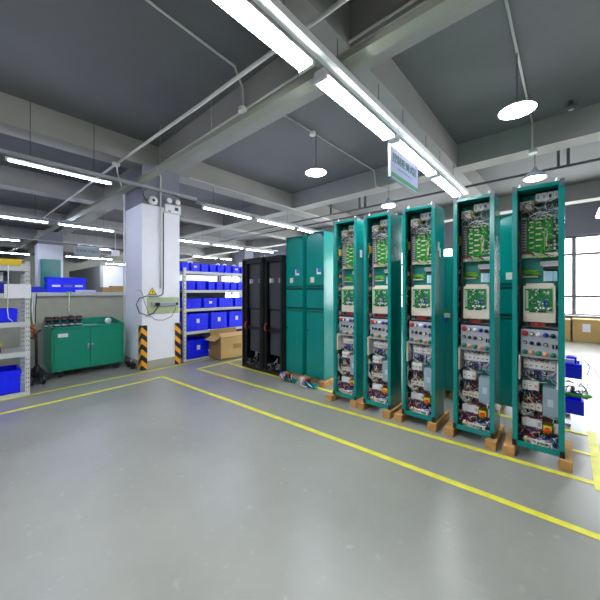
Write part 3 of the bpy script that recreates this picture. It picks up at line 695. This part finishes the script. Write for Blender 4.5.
# things sticking up from top bins
for k, (y, z) in enumerate([(3.08, 1.965), (3.72, 1.965), (3.9, 1.965), (4.15, 1.965)]):
    b = MB(); b.tube([(rx-.12, y-.06, z-.03), (rx-.12, y-.04, z+.02), (rx-.12, y, z+.035), (rx-.12, y+.04, z+.02), (rx-.12, y+.06, z-.03)], .012, n=6)
    tag(b.build('white_part', WHITEP), 'white curved part sticking out of the %s on the top shelf' % ['second bin', 'fifth bin', 'sixth bin', 'seventh bin'][k], 'part', 'white parts in the top bins')
for k, (y, wd, hh) in enumerate([(3.75, .12, .22), (3.95, .14, .2), (4.2, .1, .22)]):
    b = MB(); b.box(rx-.4, rx-.3, y, y+wd, 1.25, 1.25+.13, mat('grey carton', 'c9c3bb', .7)); b.box(rx-.299, rx-.297, y+.02, y+.05, 1.27, 1.32, BLK)
    tag(b.build('small_carton', None), 'small pale carton behind the bins on the third shelf, %s' % ['left one', 'middle one', 'right one'][k], 'carton', 'pale cartons on the third shelf')
    bpy.context.scene.collection.objects[-1].location.z = -.2 + .0
# cardboard carton
t = thing('cardboard_box', 'large open brown cardboard box on the floor before the blue bin rack', 'cardboard box', (-5.19, 3.42, 0))
b = MB(); b.box(-.4, -.0, 0, .006, .03, .46, CARDD); b.box(-.006, 0, 0, .7, .03, .46, CARD); b.box(-.4, -.394, 0, .7, .03, .46, CARD); b.box(-.4, 0, .694, .7, .03, .46, CARD); b.box(-.4, 0, 0, .7, .02, .035, CARD); b.build('body', None, t)
b = MB(); b.prism([(0, .455), (-.14, .40), (-.14, .405), (0, .462)], 'x', -.38, -.02, CARD)
b.build('flap', None, t)
b = MB(); b.prism([(-.0, .455), (-.13, .60), (-.125, .605), (.006, .46)], 'y', .02, .68, CARDD) if False else b.prism([(-.4, .455), (-.43, .58), (-.424, .58), (-.394, .46)], 'y', .02, .68, CARDD); b.build('flap', None, t)
b = MB(); b.prism([(0, .455), (-.10, .53), (-.10, .535), (0, .462)], 'y', .02, .68, CARD); b.build('flap', None, t)
b = MB(); b.box(0, .001, .3, .5, .2, .3); b.build('printed_mark', CARDD, t)
b = MB(); b.box(-5.62, -5.24, 3.46, 4.2, .0, .028); tag(b.build('pallet_board', mat('green board', '3a9a3c', .6)), 'flat green board under the open cardboard box', 'board')

# ================================================================ COLUMN FITTINGS
def guard(x, y, label, h=.79, flip=1):
    o = MB(); o.box(-.13, 0, -.008, 0, 0, h); o.box(0, .008, -.008, .09*1 if flip else .02, 0, h)
    g = o.build('corner_guard', HAZ, loc=(x, y, 0)); return tag(g, label, 'corner guard', 'striped column corner guards')
guard(-5.594, 2.079, 'black and yellow chevron corner guard on the near corner of the white column')
o = MB(); o.box(.0, .008, 0, .1, 0, .79); o.box(-.09, .008, .1, .108, 0, .79)
tag(o.build('corner_guard', HAZ, loc=(-5.594, 2.675, 0)), 'black and yellow striped corner guard on the right corner of the white column', 'corner guard', 'striped column corner guards')
XC = -5.597
# pale green patch + socket bar
b = MB(); b.box(XC-.006, XC+.004, 2.17, 2.755, .98, 1.28); struct(b.build('trim_patch', mat('pale green paint', 'b3bf96', .7, noise=.06)))
t = thing('power_strip', 'grey power strip mounted on the pale green patch of the column', 'power strip', (XC+.004, 2.24, 1.16))
b = MB(); b.box(0, .04, 0, .47, -.035, .035); b.build('housing', GREYP, t, bevel=.004)
for k in range(5):
    b = MB(); b.box(.04, .043, .14+.06*k, .18+.06*k, -.018, .018); b.build('socket', BLUGR, t)
b = MB(); b.box(.04, .09, .05, .12, -.03, .03); b.build('plug', BLK, t, bevel=.008)
b = MB(); b.box(.04, .06, .44, .47, -.02, .02); b.build('switch', BLK, t)
b = MB(); b.tube([(XC+.02, 2.45, 2.85), (XC+.02, 2.45, 1.45), (XC+.02, 2.44, 1.34), (XC+.02, 2.38, 1.31), (XC+.02, 2.15, 1.31), (XC+.025, 2.03, 1.27), (XC+.03, 1.98, 1.17), (XC+.03, 2.03, 1.02), (XC+.05, 2.15, .97), (XC+.07, 2.25, 1.0), (XC+.08, 2.32, 1.1), (XC+.08, 2.33, 1.15)], .009, n=7)
tag(b.build('power_cable', BLK), 'thick black cable running down the column and looping to the power strip', 'cable')
b = MB(); b.tube([(XC+.03, 2.14-.46*.3, 1.42)] + [(XC+.02, y, z) for y, z in ((2.07, 1.4), (2.12, 1.2), (2.2, .98), (2.3, .88), (2.45, .86), (2.6, .92), (2.68, 1.05), (2.69, 1.14))], .004, n=6)
tag(b.build('thin_cable', BLK), 'thin black cable drooping below the power strip', 'cable')
# warning sign
t = thing('warning_sign', 'yellow triangular electrical warning sign above the power strip', 'warning sign', (XC+.002, 2.26, 1.33))
b = MB(); b.prism([(-.08, 0), (.08, 0), (0, .135)], 'x', 0, .002); b.build('border', BLK, t)
b = MB(); b.prism([(-.064, .01), (.064, .01), (0, .118)], 'x', .002, .0035); b.build('face', YELP, t)
b = MB(); b.prism([(.008, .09), (-.014, .05), (.0, .052), (-.006, .02), (.016, .058), (.003, .058)], 'x', .0035, .0045); b.build('lightning_bolt', BLK, t)
b = MB(); b.box(XC, XC+.03, 2.2, 2.36, 1.285, 1.318); tag(b.build('label_plate', mat('grey plate', '8c9094', .4)), 'small grey plate just below the yellow triangle sign', 'plate')
# emergency lights
t = thing('emergency_light', 'white twin head emergency light high on the right of the column', 'emergency light', (XC, 2.62, 2.86))
b = MB(); b.box(0, .05, -.15, .15, 0, .16); b.build('housing', WHITEP, t, bevel=.006)
b = MB(); b.box(.05, .052, .03, .1, .06, .12); b.build('indicator_panel', mat('navy print', '3a4a70', .5), t); b = MB(); b.box(.05, .052, -.1, -.04, .02, .04); b.build('indicator_panel', mat('navy print', '3a4a70', .5), t)
for y in (-.09, .07):
    b = MB(); b.lathe([(.02, -.03), (.055, -.02), (.06, .03), (.05, .045), (0, .05)], (.05, y, .215), GREYP, n=16, axis='x', cap=False); b.lathe([(.045, .046), (0, .052)], (.05, y, .215), WHITEP, n=16, axis='x', cap=False); b.build('lamp_head', None, t)
t = thing('exit_speaker', 'small round white lamp unit high on the near corner of the column', 'emergency light', (XC, 2.25, 3.02))
b = MB(); b.lathe([(.03, 0), (.07, .02), (.08, .06), (.06, .085), (0, .09)], (0, 0, 0), WHITEP, n=20, axis='x', cap=False); b.build('housing', None, t)
b = MB(); b.lathe([(.025, .088), (0, .1)], (0, 0, 0), DARK, n=14, axis='x', cap=False); b.build('lens', None, t)
b = MB(); b.tube([(XC+.03, 2.15, 3.0), (XC+.05, 2.1, 3.05), (XC+.04, 2.08, 3.15), (XC+.03, 2.15, 3.2)], .008, n=6); b.tube([(XC+.03, 2.5, 3.25), (XC+.05, 2.8, 3.18), (-5.7, 3.4, 3.24), (-5.7, 3.6, 3.28)], .007, n=6)
tag(b.build('black_cable', BLK), 'black cable strung from the column top to the lighting rail', 'cable')

# ================================================================ TOOL CABINET
t = thing('tool_cabinet', 'green two door tool cabinet against the low wall left of the column', 'tool cabinet', (-6.05, .91, 0))
W = 1.03; D = .7
b = MB(); b.box(-D+.003, -.012, .003, W-.003, .108, .787); b.build('body', TOOLG, t, bevel=.004)
b = MB(); b.box(-D, 0, 0, .03, .11, .82); b.box(-D, 0, W-.03, W, .11, .82); b.box(-.03, 0, 0, W, .785, .82); b.box(-D, -D+.02, 0, W, .79, .9); b.prism([(-D, .82), (-.0, .82), (-D, .9)], 'y', 0, .012); b.prism([(-D, .82), (-.0, .82), (-D, .9)], 'y', W-.012, W); b.build('top_rim', TOOLG, t, bevel=.003)
for k in range(2):
    y0 = .035+k*.485
    b = MB(); b.box(-.012, .0, y0, y0+.475, .135, .775); p = b.build('door', TOOLG, t, bevel=.004)
    yy = y0+.455 if k == 0 else y0+.02
    b = MB(); b.lathe([(.02, 0), (.02, .01), (.012, .014), (0, .016)], (0, yy, .5), STEEL, n=12, axis='x', cap=False); b.tube([(.012, yy, .5), (.02, yy-.01, .45), (.016, yy-.02, .42)], .007, STEEL, n=6); lab(b.build('door_handle', None, p), 'chrome latch')
b = MB(); b.box(0, .002, .08, .21, .655, .715); b.build('paper_label', PAPER, t)
for y in (.12, W-.1):
    for x in (-.1, -D+.1):
        b = MB(); b.lathe([(.05, -.018), (.05, .018)], (x, y, .05), DARK, n=16, axis='x'); b.box(x-.03, x+.03, y-.03, y+.03, .09, .115, STEEL); b.build('castor', None, t)
b = MB(); b.box(-.45, -.15, .25, .8, .105, .112, RED); b.tube([(-.05, .3, .04), (-.06, .5, .06), (-.05, .75, .045)], .008, BLK); b.build('under_tray', None, t)
# objects on the tool cabinet
for k in range(5):
    b = MB(); c = (-6.46+(.0 if k % 2 else .02), .93+.104*k, .792)
    b.lathe([(.042, 0), (.05, .015), (.05, .06), (.034, .07), (.034, .095), (.05, .105), (.05, .16), (.04, .175), (.0, .176)], c, mat('black rubber tool', '202124', .4), n=14, cap=False)
    b.lathe([(.0505, .02), (.0505, .045)], c, GREYP, n=14, cap=False); b.lathe([(.0505, .12), (.0505, .14)], c, mat('rose band', '7a5050', .5), n=14, cap=False)
    tag(b.build('spool', None), 'black ringed spool standing on the green tool cabinet, %s from the left' % ORD[k], 'spool', 'black spools on the tool cabinet')
t = thing('tape_roll', 'blue and white roll lying at the right back of the tool cabinet', 'roll', (-6.4, 1.78, .792))
b = MB(); b.lathe([(.02, -.025), (.055, -.025), (.055, .025), (.02, .025)], (0, 0, .056), WHITEP, n=18, axis='x'); b.build('roll', None, t)
b = MB(); b.lathe([(.057, -.015), (.057, .01)], (0, 0, .056), BLUP, n=18, axis='x'); b.build('band', None, t)
b = MB(); b.box(-6.5, -6.25, 1.4, 1.6, .792, .8); tag(b.build('paper_sheet', mat('mint paper', '9fd0bc', .7)), 'pale sheet lying on top of the tool cabinet', 'paper')
# pallet jack beside
t = thing('pallet_jack', 'black pallet jack with upright handle left of the green tool cabinet', 'pallet jack', (-5.95, .72, 0))
b = MB(); b.box(-.75, -.1, -.16, -.06, .04, .09); b.box(-.75, -.1, .06, .16, .04, .09); b.box(-.14, .02, -.16, .16, .04, .12); b.build('fork', BLK, t, bevel=.008)
b = MB(); b.prism([(-.1, .1), (.1, .1), (.05, .24), (-.05, .24)], 'x', -.08, .0, DARK); b.lathe([(.035, 0), (.035, .16), (.02, .17)], (.02, 0, .12), DARK, n=12); b.build('pump_body', None, t)
for y in (-.07, .07):
    b = MB(); b.lathe([(.07, -.02), (.07, .02)], (.06, y, .07), BLK, n=18, axis='y'); b.lathe([(.045, -.023), (.045, .023)], (.06, y, .07), GREYP, n=14, axis='y'); b.build('wheel', None, t)
b = MB(); b.tube([(.02, 0, .2), (-.02, .0, .7), (-.05, 0, .78)], .018, n=8); b.tube([(-.06, -.06, .8), (-.05, 0, .77), (-.06, .06, .8)], .014, n=8); b.build('handle', BLK, t)
# dark clutter by column foot
t = thing('floor_jack', 'small black trolley jack on the floor at the left foot of the column', 'jack', (-5.85, 2.02, 0))
b = MB(); b.lathe([(.045, -.02), (.045, .02)], (0, 0, .045), DARK, n=14, axis='y'); b.lathe([(.035, -.02), (.035, .02)], (-.2, 0, .035), DARK, n=14, axis='y'); b.build('wheel', None, t)
b = MB(); b.box(-.28, .05, -.03, .03, .05, .1, BLK); b.tube([(-.1, 0, .1), (-.12, .03, .16)], .012, GREYP); b.build('body', None, t)

# ================================================================ LEFT RACK
lx = -5.42
t = thing('shelf_rack', 'grey perforated steel rack at the far left edge beside the pallet jack', 'shelf', (lx, -.86, 0))
for yy in (0, 1.4):
    for xx in (0, -.5):
        b = MB(); b.box(xx-.05, xx, yy+.048, yy+.052, 0, 1.8, SHELF); b.box(xx-.004, xx, yy, yy+.05, 0, 1.8, SHELF)
        for k in range(28):
            for q in (.012, .034): b.box(xx-.001, xx+.001, yy+q, yy+q+.008, .04+.062*k, .055+.062*k, BLK)
            b.box(xx-.03, xx-.02, yy+.0515, yy+.0535, .04+.062*k, .055+.062*k, BLK)
        b.build('post', None, t)
LL = [.05, .59, .99, 1.37, 1.73]
for z in LL:
    b = MB(); b.box(-.5, .004, 0, 1.45, z-.065, z, SHELF); b.build('shelf', None, t, bevel=.003)
G = 'bins on the left edge rack'
add_bin(lx-.03, .23, .052, .56, .44, .3, 'deep blue bin on the bottom shelf of the left rack', G, BLUE)
add_bin(lx-.04, .2, .99, .56, .44, .17, 'blue bin on the middle shelf of the left rack, below the taped paper', G, BLUE)
add_bin(lx-.06, .12, 1.37, .5, .4, .14, 'navy blue bin behind the taped paper on the left rack', G, BLUED)
add_bin(lx-.03, .24, 1.73, .56, .4, .09, 'shallow yellow bin on the very top of the left rack', G, YELP)
b = MB(); b.box(lx-.2, lx-.18, -.1, .4, 1.53, 1.665, mat('dark screen edge', '2b3038', .4)); b.box(lx-.18, lx-.176, -.07, .34, 1.53, 1.65, PAPER)
tag(b.build('document_tray', None), 'dark framed white board standing behind on the upper left rack', 'board')
for (y, z, r, m, l, nm) in ((.1, .66+.03, .03, mat('olive roll', '9aa52a', .6), 'olive green roll of cable on the lower left rack shelf', 'cable_roll'), (.06, .62, .03, mat('pale roll', 'd5cfc4', .7), 'pale fabric roll on the lower left rack shelf', 'fabric_roll')):
    b = MB(); x = lx-.12 if z < .65 else lx-.2
    b.lathe([(r*.6, -.33), (r, -.3), (r*1.1, 0), (r, .2), (r*.5, .24)], (x, y, z), m, n=14, axis='y'); tag(b.build(nm, None), l, 'roll')
b = MB(); b.box(lx-.35, lx-.1, -.3, .32, .85, .9); tag(b.build('flat_box', mat('dark red box', '5c1414', .6)), 'dark red flat box hung under the middle shelf of the left rack', 'box')
bpy.context.scene.collection.objects[-1].location.z = -.26
b = MB(); b.box(0, .002, -.1, .16, 1.305, 1.49); o = b.build('paper_notice', PAPER, loc=(lx+.008, .44, 0)); tag(o, 'white sheet of paper taped to the front of the left rack', 'paper')
b = MB()
b.tube([(lx+.02, .38, 1.74), (lx+.025, .375, 1.4), (lx+.02, .37, 1.15), (lx+.03, .38, 1.05), (lx+.02, .42, 1.0)], .005, n=5)
tag(b.build('hanging_cable', PIPE), 'pale cable hanging down the front of the left rack', 'cable')
t = thing('cable_bundle', 'green and orange cable bundle hanging right of the left rack post', 'cables', (lx-.05, .62, .75))
b = MB()
for k in range(5): b.tube([(-.01*k, -.03+.02*k, .62), (-.01*k, -.035+.018*k, .4), (.01, -.01+.01*k, .2)], .006, [mat('green wire', '3c8a3c', .5), mat('green wire', '3c8a3c', .5), PIPE, GREYP, BLK][k], n=5)
b.build('wires', None, t)
rnd = random.Random(9); b = MB(); wires(b, rnd, -.03, .03, .0, .2, -.05, .05, 22, [mat('copper orange', 'b06a2a', .5), mat('copper orange', 'b06a2a'), mat('dark red box', '5c1414'), BLK], .009, .03); b.build('plug_cluster', None, t)
# ================================================================ LEDGE ITEMS
t = thing('crate', 'large blue plastic crate with handle slots on the low wall ledge', 'crate', (-6.93, 1.27, 1.376))
b = MB(); b.box(-.25, 0, -.29, .29, 0, .27); b.box(-.26, .01, -.3, .3, .24, .275); b.build('body', BLUE, t, bevel=.006)
for y0, y1, m in ((-.22, -.1, PAPER), (-.05, .08, mat('grey card', '6a72b0', .6)), (.12, .24, WHITEP)):
    b = MB(); b.box(.0, .004, y0, y1, .1, .135); b.build('card_slot', m, t)
b = MB(); b.box(-.25, 0, -.14, .16, 0, .1); o = b.build('low_crate', BLUED, loc=(-6.92, .78, 1.376), bevel=.006); tag(o, 'shallow blue tray left of the large crate on the ledge', 'tray')
b = MB(); b.box(-.2, 0, -.16, .16, 0, .045); o = b.build('paper_tray', mat('pale tray', 'c3cbe0', .5), loc=(-6.86, 1.55, 1.376), bevel=.006); tag(o, 'pale shallow tray in front of the large blue crate on the ledge', 'tray')
for k, (y0, y1, h_) in enumerate([(1.84, 2.0, .1), (2.01, 2.24, .13)]):
    b = MB(); b.box(-7.15, -6.95, y0, y1, 1.376, 1.376+h_); tag(b.build('cardboard_box', CARD, bevel=.004), 'small cardboard box on the ledge next to the column, %s one' % ['left', 'right'][k], 'cardboard box', 'cardboard boxes on the ledge')
b = MB(); b.tube([(-6.8, 1.28, 1.36), (-6.8, 1.27, 1.1), (-6.8, 1.3, .9)], .008, PIPE, n=6); b.box(-6.83, -6.81, 1.24, 1.31, 1.33, 1.385, LGRN)
tag(b.build('wall_cable', PIPE), 'pale cable hanging from the ledge behind the tool cabinet', 'cable')
# teal box on rear column
t = thing('electrical_box', 'teal electrical box mounted on the far white column', 'electrical box', (-14.59, 1.87, 1.36))
b = MB(); b.box(0, .2, 0, .58, 0, 1.22); b.build('body', TEAL, t, bevel=.01); b = MB(); b.box(.2, .21, .02, .56, .03, 1.19); b.build('door', TEAL, t, bevel=.005)

# ================================================================ RIGHT SIDE: trolley with bins
t = thing('bin_stand', 'grey upright stand with hung blue bins behind the rightmost open cabinet', 'stand', (-.1, 4.16, 0))
b = MB()
for y in (0, .34): b.box(0, .03, y, y+.03, .03, .72)
b.box(.008, .02, .03, .34, .08, .7); b.build('frame', GREYP, t)
for y in (0, .34):
    b = MB(); b.box(-.1, .12, y, y+.03, 0, .03); b.build('foot', GREYP, t)
add_bin(.1, 4.34, .487, .25, .15, .155, 'blue bin hung upper on the stand right of the last cabinet', 'bins on the stand', BLUE)
add_bin(.115, 4.34, .117, .26, .16, .145, 'blue bin hung lower on the stand right of the last cabinet', 'bins on the stand', BLUE)
add_bin(.06, 4.36, .60, .12, .08, .1, 'small blue bin standing in the upper hung bin', 'bins on the stand', BLUE)
b = MB(); b.box(-.04, .05, 4.24, 4.3, .62, .68, mat('pale violet pack', 'b8b8e8', .5)); b.box(.02, .07, 4.32, 4.38, .6, .67, WHITEP); tag(b.build('packets', None), 'pale packets sticking out of the upper hung bin', 'packet')
t = thing('cable_coil', 'bright green coil and grey cables lying between the hung bins', 'cable coil', (.05, 4.3, .27))
b = MB(); b.tube([(-.1, .0, .03), (.0, -.02, .03), (.09, .0, .03), (.12, .04, .03), (.1, .08, .03)], .02, mat('bright green', '4cb82c', .5), n=8); b.build('green_coil', None, t)
rnd = random.Random(12); b = MB(); wires(b, rnd, -.1, .1, .0, .16, -.04, .12, 30, [GREYP, BLK, STEEL, CREAM], .006, .04); b.box(-.1, .05, 0, .1, -.0, .05, BLUE); b.build('grey_cables', None, t)
b = MB(); b.tube([(.07, 4.3, .66), (.13, 4.35, .67), (.17, 4.37, .6), (.15, 4.37, .52), (.19, 4.4, .47), (.24, 4.42, .49), (.22, 4.41, .56), (.15, 4.37, .64)], .0035, n=5); tag(b.build('thin_wire', BLK), 'thin dark wire looping out right of the upper hung bin', 'wire')
# boxes below windows
for k, (x0, x1, h_) in enumerate([(-.62, .05, .60), (.09, .85, .62), (.9, 1.6, .55)]):
    t = thing('cardboard_box', 'brown cardboard box under the far window, ' + ['left one, partly behind the last cabinet', 'middle one with a white label', 'right one beyond the frame edge'][k], 'cardboard box', (x0, 11.3, 0), 0, 'cardboard boxes under the window')
    b = MB(); b.box(0, x1-x0, 0, .55, 0, h_); b.build('body', CARD, t, bevel=.006)
    b = MB(); b.box(.2, .36, -.003, 0, h_*.45, h_*.8); b.build('shipping_label', PAPER, t)
    b = MB(); b.box(0, x1-x0, -.002, .0, h_-.06, h_-.055, CARDD); b.build('lid_edge', None, t)
